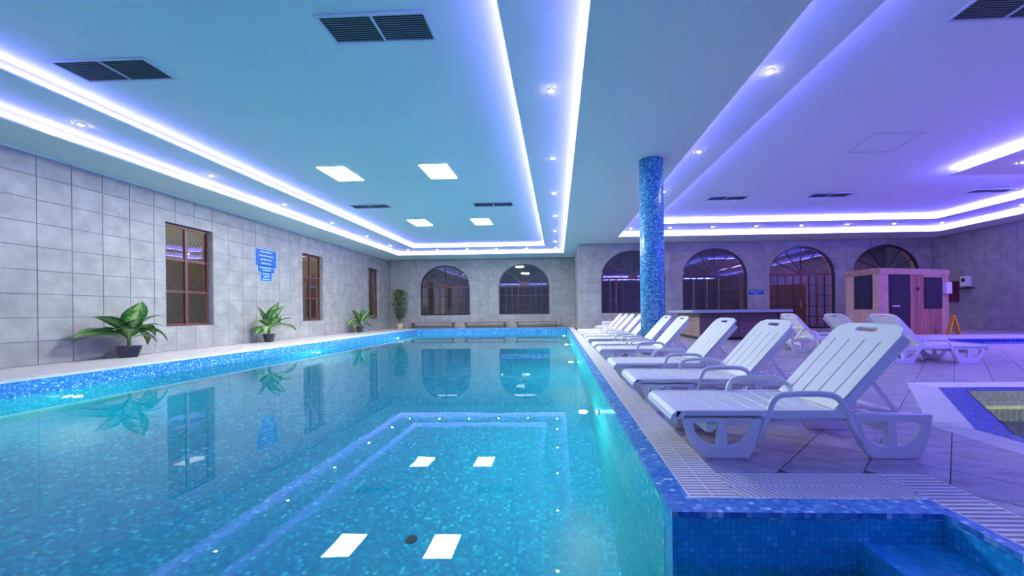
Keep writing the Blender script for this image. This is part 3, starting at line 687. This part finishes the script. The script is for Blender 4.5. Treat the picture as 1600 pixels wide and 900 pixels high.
def strut_mesh():
    mb = MB()
    for y in (.09, LWID - .09):
        mb.bar((1.21, y, .50), (1.41, y, .235), .03, .016)
    mb.bar((1.21, .09, .49), (1.21, LWID - .09, .49), .02, .02); mb.bar((1.42, .09, .245), (1.42, LWID - .09, .245), .02, .02)
    mb.bar((1.07, .11, .30), (1.40, .11, .25), .02, .02); mb.bar((1.07, LWID - .11, .30), (1.40, LWID - .11, .25), .02, .02)
    return mb.mesh('support_strut', 'plastic')
def cross_mesh(): 
    return MB().box(-.02, .02, .03, LWID - .03, .15, .235).mesh('crossbar', 'plastic')
def lounger(x, y, rz, label, group, back=True):
    t = empty('sun_lounger', (x, y, 0), rz, label, 'lounger', group)
    o = link('bed', lm('bed', bed_mesh), t); smooth(o, .004, 2)
    link('backrest', lm('back', back_mesh), t)
    for yy in (.017, LWID - .017):
        link('leg', lm(('f', yy), legm(.07, .54, .2, .46, yy)), t); link('leg', lm(('r', yy), legm(1.06, 1.53, 1.18, 1.45, yy)), t)
    for yy in (.012, LWID - .012): link('armrest', lm(('a', yy), lambda: arm_mesh(yy)), t)
    link('support_strut', lm('s', strut_mesh), t); link('crossbar', lm('c', cross_mesh), t, (.24, 0, 0)); link('crossbar', lm('c', cross_mesh), t, (1.30, 0, 0))
    return t
G1 = 'loungers in the row along the pool edge'
rowl = [(2.35, .68, 'white plastic sun lounger nearest the camera with raised slotted backrest'),
        (3.42, .66, 'second white lounger from the camera, directly behind the largest one'),
        (4.45, .64, 'third white lounger from the camera, backrest in front of the bar'),
        (6.10, .66, 'fourth white lounger, last one fully in front of the mosaic column'),
        (7.02, .66, 'white lounger whose backrest shows just right of the mosaic column'),
        (8.40, .66, 'white lounger just behind the mosaic column, backrest mostly hidden by it'),
        (9.45, .68, 'white lounger with backrest rising just left of the mosaic column'),
        (10.50, .68, 'third from farthest of the white loungers in the pool edge row'),
        (11.45, .68, 'second from farthest of the white loungers in the pool edge row'),
        (12.35, .66, 'farthest white lounger of the pool edge row, near the back wall')]
for y, x, lb in rowl: lounger(x, y, 0, lb, G1)
G2 = 'loungers facing away on the right deck'
lounger(6.8, 6.9, math.pi, 'violet-lit lounger in front of the sauna, armrest towards the camera', G2)
lounger(6.60, 7.72, math.pi, 'violet-lit lounger at the middle of the right group, partly behind the nearest backrest', G2)
lounger(6.3, 8.65, math.pi, 'violet-lit lounger in front of the arched door, leftmost of the right group', G2)
# ---------------------------------------------------------------- bar counter
bar = empty('bar_counter', (4.1, 11.3, 0), 0, 'low dark wooden bar counter with grey-blue top behind the loungers', 'counter')
def bp_(name, mb, m): return smooth(link(name, xform(mb.mesh(name, m), T(-4.1, -11.3, 0)), bar), .006)
bp_('body', MB().box(4.15, 6.35, 11.35, 13.4, .08, .80), 'barw'); bp_('plinth', MB().box(4.2, 6.3, 11.4, 13.35, 0, .09), 'black')
for k in range(4): 
    for j in range(6): bp_('panel', MB().box(4.16 + k * .55, 4.16 + k * .55 + .53, 11.33, 11.35, .10 + j * .115, .10 + j * .115 + .105), 'barw')
for k in range(3): 
    for j in range(6): bp_('panel', MB().box(4.13, 4.15, 11.36 + k * .68, 11.36 + k * .68 + .66, .10 + j * .115, .10 + j * .115 + .105), 'barl')
bp_('worktop', MB().box(3.85, 6.65, 11.1, 13.6, .80, .88), 'bart')
# ---------------------------------------------------------------- sauna
sa = empty('sauna_cabin', (10.6, 12.7, 0), 0, 'wooden sauna cabin with dark glass door in the right corner', 'sauna')
P = [Vector(p) for p in ((10.14, 12.5), (13.15, 13.4), (12.7, 15.4), (10.18, 13.95))]
SZ = 2.12
def bp2(name, mb, m, par=sa): 
    return link(name, xform(mb.mesh(name, m), T(-10.6, -12.7, 0)), par)
def facet(a, b, s0, s1, z0, z1, d0, d1):
    d = (b - a).normalized(); nn = Vector((d.y, -d.x)); p = a + d * s0; q = a + d * s1
    c = [p + nn * d1, q + nn * d1, q + nn * d0, p + nn * d0]
    return MB().prism([tuple(v) for v in c], z0, z1)
core = [P[0] + Vector((.04, .05)), P[1] + Vector((-.05, .03)), P[2] + Vector((-.04, -.05)), P[3] + Vector((.04, -.04))]
bp2('body', MB().prism([tuple(v) for v in core], 0, SZ - .04), 'cedar')
L1 = (P[1] - P[0]).length; L2 = (P[0] - P[3]).length
def planks(a, b, s0, s1, z0, z1, wd=.115, m='cedar'):
    n_ = max(1, round((s1 - s0) / wd)); w_ = (s1 - s0) / n_
    for k in range(n_): bp2('plank', facet(a, b, s0 + k * w_ + .004, s0 + (k + 1) * w_ - .004, z0, z1, -.02, .0), m)
# front face: corner post, door, post, window, post
planks(P[0], P[1], 0, .42, 0, SZ - .16, .14, 'cedarl'); planks(P[0], P[1], 1.36, 1.98, 0, SZ - .16, .155)
planks(P[0], P[1], 1.98, 2.82, 0, .84); planks(P[0], P[1], 2.82, L1, 0, SZ - .16, .14, 'cedarl'); 
bp2('fascia', facet(P[0], P[1], -.02, L1 + .02, SZ - .16, SZ, -.02, .02), 'cedarl')
bp2('top_board', facet(P[0], P[1], 1.98, 2.82, SZ - .24, SZ - .16, -.02, .005), 'cedarl')
dr = bp2('door', facet(P[0], P[1], .42, 1.36, .04, SZ - .17, -.01, .01), 'black'); bp2('glass', facet(P[0], P[1], .52, 1.26, .12, SZ - .27, .01, .014), 'iron', dr)
bp2('handle', facet(P[0], P[1], .54, .84, .92, .96, .014, .05), 'white', dr)
wn_ = bp2('window', facet(P[0], P[1], 1.98, 2.82, .84, SZ - .24, -.02, .01), 'black'); bp2('glass', facet(P[0], P[1], 2.05, 2.75, .90, SZ - .31, .01, .014), 'iron', wn_)
bp2('thermostat', facet(P[0], P[1], 1.66, 1.74, 1.45, 1.54, 0, .03), 'black')
planks(P[3], P[0], 0, L2, 0, .84, .14, 'cedarl'); planks(P[3], P[0], 0, .42, .84, SZ - .16, .14, 'cedarl'); planks(P[3], P[0], 1.2, L2, .84, SZ - .16, .14, 'cedarl')
wn_ = bp2('window', facet(P[3], P[0], .42, 1.2, .84, SZ - .16, -.02, .01), 'black'); bp2('glass', facet(P[3], P[0], .50, 1.12, .92, SZ - .24, .01, .014), 'iron', wn_)
bp2('fascia', facet(P[3], P[0], -.02, L2 + .02, SZ - .16, SZ, -.02, .02), 'cedar')
bp2('roof', MB().prism([tuple(v) for v in P], SZ, SZ + .03), 'cedarl')
# things around the sauna
o = link('control_box', facet(P[0], P[1], L1 - .3, L1 - .04, 1.34, 1.72, 0.003, .12).mesh('control_box', 'white')); smooth(o, .01); tag(o, 'white control box on the right post of the sauna', 'box')
hc = empty('hose_cabinet', (16.36, 16.68, 1.3), 0, 'dark red cabinet on the right wall beside the sauna', 'cabinet')
link('body', MB().box(0, .24, -.2, .2, -.2, .65).mesh('body', 'red'), hc); link('door', MB().box(-.02, 0, -.18, .18, -.17, .62).mesh('door', 'red'), hc)
ph = empty('wall_phone', (16.42, 16.15, 1.62), 0, 'white wall unit above a small shelf, right of the red cabinet', 'wall unit')
link('casing', MB().box(0, .18, -.12, .12, .1, .5).mesh('casing', 'white'), ph); link('shelf', MB().box(-.12, .18, -.26, .2, .0, .04).mesh('shelf', 'black'), ph); link('screen', MB().box(-.01, 0, -.07, .07, .28, .42).mesh('screen', 'black'), ph)
# yellow wet floor sign
ws = empty('floor_sign', (12.55, 12.65, 0), math.radians(65), 'yellow folding wet floor sign beside the sauna', 'sign')
for s in (1, -1):
    mb = MB(); mb.quad_box([(-.16, s * .13, 0), (.16, s * .13, 0), (.16, s * .13 + .015, 0), (-.16, s * .13 + .015, 0), (-.09, s * .01, .62), (.09, s * .01, .62), (.09, s * .01 + .015, .62), (-.09, s * .01 + .015, .62)])
    link('panel', mb.mesh('panel', 'yellow'), ws)
link('hinge', MB().box(-.1, .1, -.02, .035, .6, .64).mesh('hinge', 'yellow'), ws)
tm = MB(); tm.quad_box([(-.07, -.104, .18), (.07, -.104, .18), (.07, -.09, .18), (-.07, -.09, .18), (0, -.058, .42), (.002, -.058, .42), (.002, -.04, .42), (0, -.04, .42)]); link('warning_mark', tm.mesh('warning_mark', 'black'), ws)
# white low box at the far end of the lounger row
o = link('storage_box', MB().box(1.9, 3.2, 15.9, 16.5, 0, .45).mesh('storage_box', 'white')); smooth(o, .02); tag(o, 'low white box against the back wall behind the farthest loungers', 'box')
# ---------------------------------------------------------------- benches at the far end
for k, (a, b, lb) in enumerate(((-8.3, -5.75, 'leftmost of the three low dark benches along the far wall, by the tall plant'), (-5.3, -2.85, 'middle one of the three low dark benches along the far wall'), (-2.4, .05, 'rightmost of the three low dark benches along the far wall'))):
    t = empty('bench', (a, 21.2, 0), 0, lb, 'bench', 'benches along the far wall'); n_ = 3
    for j in range(n_): link('slat', MB().box(0, b - a, j * .13, j * .13 + .115, .30, .34).mesh('slat', 'bench'), t)
    for x in (.12, b - a - .18): link('leg', MB().box(x, x + .06, .02, .36, 0, .30).mesh('leg', 'bench'), t)
    link('rail', MB().box(.12, b - a - .12, .16, .2, .1, .16).mesh('rail', 'bench'), t)
# ---------------------------------------------------------------- ceiling fittings
def vent(x0, x1, y0, y1, label, z=H2):
    cx_, cy_ = (x0 + x1) / 2, (y0 + y1) / 2; w_, d_ = (x1 - x0) / 2, (y1 - y0) / 2
    t = empty('air_vent', (cx_, cy_, z), 0, label, 'vent', 'ventilation grilles in the ceiling')
    fr = plate([[(-w_, -d_), (w_, -d_), (w_, d_), (-w_, d_)], [(-w_ + .035, -d_ + .03), (-.012, -d_ + .03), (-.012, d_ - .03), (-w_ + .035, d_ - .03)], [(.012, -d_ + .03), (w_ - .035, -d_ + .03), (w_ - .035, d_ - .03), (.012, d_ - .03)]], .02, m='ventf', name='frame')
    link('frame', xform(fr, T(0, 0, -.012)), t); link('duct', MB().box(-w_ + .02, w_ - .02, -d_ + .02, d_ - .02, -.004, -.001).mesh('duct', 'dark'), t)
    mb = MB(); n_ = 12
    for k in range(n_):
        y = -d_ + .03 + (2 * d_ - .06) * (k + .5) / n_
        mb.quad_box([(-w_ + .03, y - .013, -.018), (w_ - .03, y - .013, -.018), (w_ - .03, y - .010, -.018), (-w_ + .03, y - .010, -.018), (-w_ + .03, y + .008, -.005), (w_ - .03, y + .008, -.005), (w_ - .03, y + .011, -.005), (-w_ + .03, y + .011, -.005)])
    tag(link('slats', mb.mesh('slats', 'vent'), t), None, None, kind='stuff')
vent(-2.79, -1.48, 4.34, 4.82, 'large twin grille in the ceiling above the pool, at the top centre'); vent(-6.85, -5.5, 4.93, 5.42, 'large twin grille in the ceiling at the upper left')
vent(-6.62, -5.38, 12.0, 12.42, 'slim far grille in the pool ceiling, left of two'); vent(-2.66, -1.38, 12.05, 12.5, 'slim far grille in the pool ceiling, right of two')
vent(4.7, 5.9, 11.93, 12.34, 'far grille in the right ceiling, nearest the column'); vent(7.74, 8.96, 11.84, 12.26, 'far grille in the right ceiling, middle of three'); vent(12.37, 13.55, 11.78, 12.15, 'far grille in the right ceiling, rightmost of three')
vent(4.72, 6.05, 4.35, 4.83, 'large twin grille in the ceiling at the upper right corner')
for x, y, lb in ((-5.3, 9.3, 'bright white ceiling panel, near left of the four'), (-2.87, 9.3, 'bright white ceiling panel, near right of the four'), (-5.22, 14.55, 'bright white ceiling panel, far left of the four'), (-2.85, 14.6, 'bright white ceiling panel, far right of the four')):
    t = empty('ceiling_panel_light', (x, y, H2), 0, lb, 'ceiling light', 'white panel lights over the pool')
    link('frame', xform(plate([rect(-.35, .35, -.49, .49), rect(-.33, .33, -.47, .47)], .02, m='ventf', name='frame'), T(0, 0, -.012)), t)
    link('diffuser', MB().box(-.33, .33, -.47, .47, -.018, -.004).mesh('diffuser', 'panel'), t)
ringm = MB().lathe([(.055, 0), (.055, -.008), (.036, -.012)][::-1], 20).mesh('trim_ring', 'ventf'); lensm = MB().lathe([(.034, -.016), (.034, -.010)], 16).mesh('lens', 'spot')
ordn = ['nearest', 'second', 'third', 'fourth', 'fifth', 'sixth', 'seventh', 'eighth', 'ninth', 'tenth']
def spotl(x, y, label, group, z=H1):
    t = empty('spotlight', (x, y, z), 0, label, 'spotlight', group); link('trim_ring', ringm, t); link('lens', lensm, t)
for k, y in enumerate((5.67, 8.18, 10.63, 13.1, 15.6, 18.0)): spotl(-.06, y, 'small warm spotlight in the cove above the right pool edge, %s from the camera' % ordn[k], 'spotlights of the pool ceiling ring')
for k, y in enumerate((6.23, 8.69, 11.1, 13.5, 16.0, 18.3)): spotl(-8.05, y, 'small spotlight in the cove along the left wall, %s from the camera' % ordn[k], 'spotlights of the pool ceiling ring')
for k, x in enumerate((-7.75, -6.2, -4.64, -3.11, -1.57, -.07)): spotl(x, 19.75, 'small spotlight in the cove across the far pool end, %s from the left' % (['first'] + ordn[1:])[k], 'spotlights of the pool ceiling ring')
for k, y in enumerate((5.38, 8.03, 10.7, 13.2)): spotl(2.95, y, 'small warm spotlight in the diagonal-looking cove right of the column, %s from the camera' % ordn[k], 'spotlights of the right ceiling ring')
for k, x in enumerate((2.95, 4.5, 6.15, 7.85, 9.58, 11.35, 13.1, 14.9)): spotl(x, 15.4, 'small spotlight in the cove before the right back wall, %s from the left' % (['first'] + ordn[1:])[k], 'spotlights of the right ceiling ring')
spotl(14.95, 12.9, 'small spotlight in the cove along the right wall', 'spotlights of the right ceiling ring'); spotl(10.6, 9.1, 'small warm spotlight below the short light strip at the right edge', 'spotlights of the right ceiling ring')
# ---------------------------------------------------------------- signs on the walls
sg = empty('wall_sign', (XL + .002, 12.4, 2.5), 0, 'tiered blue notice with white lines on the left wall', 'sign')
tiers = [(-.43, .47, .0, .53), (-.34, .38, -.20, -.01), (-.22, .25, -.50, -.21)]
for (a, b, c, d), nl in zip(tiers, (4, 2, 3)):
    p = link('board', MB().box(0, .012, a - .03, b + .03, c - .02, d + .02).mesh('board', 'signw'), sg); link('face', MB().box(.012, .018, a, b, c, d).mesh('face', 'signb'), p)
    mb = MB()
    for j in range(nl):
        z = d - (d - c) * (j + .6) / (nl + .2); hw_ = (b - a) / 2 * random.uniform(.45, .88); u = -hw_; cm = (a + b) / 2
        while u < hw_:
            wl_ = random.uniform(.05, .12); mb.box(.018, .021, cm + u, cm + min(u + wl_, hw_), z - .022, z + .022); u += wl_ + .02
    tag(link('lettering', mb.mesh('lettering', 'signw'), p), None, None, kind='stuff')
sg = empty('wall_sign', (8.92, YB2 - .002, 1.64), 0, 'small blue strip sign between two arched windows', 'sign')
link('board', MB().box(-.33, .33, -.012, 0, -.10, .10).mesh('board', 'signb'), sg)
mb = MB(); u = -.22
while u < .22: wl_ = random.uniform(.05, .1); mb.box(u, u + wl_, -.016, -.012, .015, .045); u += wl_ + .02
mb.box(-.08, .03, -.016, -.012, -.06, -.03); tag(link('lettering', mb.mesh('lettering', 'signw'), sg), None, None, kind='stuff')
# ---------------------------------------------------------------- plants
def leaf(direction, length, width, rise, droop, n=7, roll=0.0):
    """arching blade from the origin: direction in degrees, rise = start elevation in degrees, droop = total bend"""
    me = bpy.data.meshes.new('leaf'); vs = []; uvs = []; p = Vector((0, 0, 0)); el = math.radians(rise); d0 = math.radians(direction); hx = Vector((math.cos(d0), math.sin(d0), 0)); side = Vector((-math.sin(d0), math.cos(d0), 0)); side = side * math.cos(roll) + Vector((0, 0, 1)) * math.sin(roll)
    for i in range(n + 1):
        t = i / n; wd = width / 2 * (0.06 if t < .25 else 1) * (max(0, math.sin(math.pi * ((t - .18) / .82) ** .75)) if t >= .25 else 1); wd = max(wd, .008 if t < .99 else .001)
        up = Vector((0, 0, 1)) * .25 * wd
        vs += [tuple(p - side * wd + up), tuple(p), tuple(p + side * wd + up)]; uvs += [(-.55, t * 2), (0, t * 2), (.55, t * 2)]
        e = el - math.radians(droop) * t; p = p + (hx * math.cos(e) + Vector((0, 0, 1)) * math.sin(e)) * length / n
    fs = []
    for i in range(n):
        for k in (0, 1): fs.append((i * 3 + k, i * 3 + k + 1, i * 3 + k + 4, i * 3 + k + 3))
    me.from_pydata(vs, [], fs); me.materials.append(M['leaf']); l = me.uv_layers.new(name='UVMap').data
    for p_ in me.polygons:
        p_.use_smooth = True
        for li in p_.loop_indices: l[li].uv = uvs[me.loops[li].vertex_index]
    return me
def plant(x, y, label, pw, phh, square, leaves, stem_h):
    t = empty('potted_plant', (x, y, 0), 0, label, 'plant', 'dumb canes along the left wall')
    pot = link('pot', MB().lathe([(pw * .33, 0), (pw * .5, phh), (pw * .46, phh), (pw * .42, phh - .03)], 4 if square else 20).mesh('pot', 'pot'), t)
    link('soil', MB().lathe([(pw * .41, phh - .05), (pw * .41, phh - .03)], 4 if square else 20).mesh('soil', 'soil'), pot)
    link('stem', MB().tube([(0, 0, phh - .04), (.01, 0, phh + stem_h)], [.035, .025], 8).mesh('stem', 'stem'), t)
    for (d, ln, wd, ri, dr_) in leaves:
        link('leaf', leaf(d, ln * (1.1 if square else 1.22), wd * 1.2, ri, dr_, roll=random.uniform(-.3, .3)), t, (random.uniform(-.02, .02), random.uniform(-.02, .02), phh + stem_h * random.uniform(.4, 1)))
plant(-9.3, 8.0, 'leafy variegated plant in a wide dark bowl nearest the camera by the left wall', .56, .24, True,
      [(265, .95, .30, 42, 85), (250, .8, .26, 25, 60), (280, .9, .26, 55, 60), (85, .62, .26, 60, 150), (100, .68, .2, 50, 170), (70, .72, .16, 62, 130), (0, .68, .34, 82, 30), (340, .6, .24, 70, 60), (30, .6, .24, 60, 90), (200, .3, .16, 60, 80), (300, .62, .26, 62, 90), (60, .5, .24, 40, 120), (268, .9, .30, 30, 60), (75, .78, .26, 45, 130), (350, .8, .40, 74, 25), (40, .7, .3, 72, 60), (320, .66, .3, 50, 60), (90, .5, .24, 75, 60)], .22)
plant(-9.3, 12.05, 'variegated plant with a pale drooping leaf, second pot along the left wall', .34, .26, False,
      [(15, .75, .34, 70, 30), (350, .5, .34, 60, 40), (45, .65, .3, 55, 60), (290, .6, .3, 50, 60), (275, .55, .3, 20, 80), (0, .72, .42, 78, 30), (330, .65, .36, 80, 40), (75, .85, .30, 20, 70), (85, .80, .12, 40, 30), (270, .75, .14, 70, 30), (265, .6, .26, 55, 120), (300, .6, .28, 30, 100), (20, .6, .24, 50, 100), (250, .5, .24, 20, 80)], .25)
plant(-9.3, 17.75, 'bushy green plant with spreading leaves, third pot along the left wall', .30, .26, False,
      [(10, .85, .26, 78, 20), (345, .8, .26, 60, 30), (45, .8, .26, 45, 50), (290, .85, .26, 45, 50), (275, .8, .26, 30, 80), (65, .9, .22, 20, 40), (0, .7, .24, 85, 20), (330, .7, .24, 70, 30), (85, .85, .2, 35, 50), (95, .8, .2, 15, 50), (270, .75, .22, 60, 30), (265, .85, .22, 40, 110), (280, .7, .2, 20, 80), (30, .65, .22, 60, 70), (60, .6, .2, 70, 40), (240, .6, .2, 70, 40), (310, .6, .2, 40, 90), (75, .7, .2, 0, 40)], .2)
t = empty('ficus_tree', (-8.85, 21.25, 0), 0, 'tall slim leafy fig tree in a beige pot in the far left corner', 'plant')
pot = link('pot', MB().lathe([(.13, 0), (.19, .3), (.17, .3), (.16, .27)], 20).mesh('pot', 'potb'), t); link('soil', MB().lathe([(.155, .25), (.155, .27)], 20).mesh('soil', 'soil'), pot)
for k in range(3):
    a = k * 2.1; link('trunk', MB().tube([(.04 * math.cos(a), .04 * math.sin(a), .25), (.05 * math.cos(a + .9), .05 * math.sin(a + .9), .9), (.03 * math.cos(a + 2), .03 * math.sin(a + 2), 1.5), (.12 * math.cos(a + 2), .12 * math.sin(a + 2), 1.95)], [.018, .015, .012, .006], 6).mesh('trunk', 'bark'), t)
mb = MB()
for k in range(900):
    z = random.uniform(.55, 2.2); rr = .46 * math.sqrt(max(0.02, 1 - ((z - 1.5) / .98) ** 2)) * random.uniform(.2, 1); a = random.uniform(0, 6.283)
    c = Vector((rr * math.cos(a), rr * math.sin(a) * .8, z)); d = Vector((random.gauss(0, 1), random.gauss(0, 1), random.gauss(-.8, .6))).normalized() * .07; s_ = d.cross(Vector((random.gauss(0, 1), random.gauss(0, 1), random.gauss(0, 1)))).normalized() * .025
    mb.poly([c - d, c + s_, c + d, c - s_])
tag(link('foliage', mb.mesh('foliage', 'ficus', uv=False), t), None, None, kind='stuff')
# small dark floor drain on the pool bottom
link('drain', MB().lathe([(.05, PD), (.05, PD + .01)], 16, -1.35, 3.45).mesh('drain', 'black'), pool)
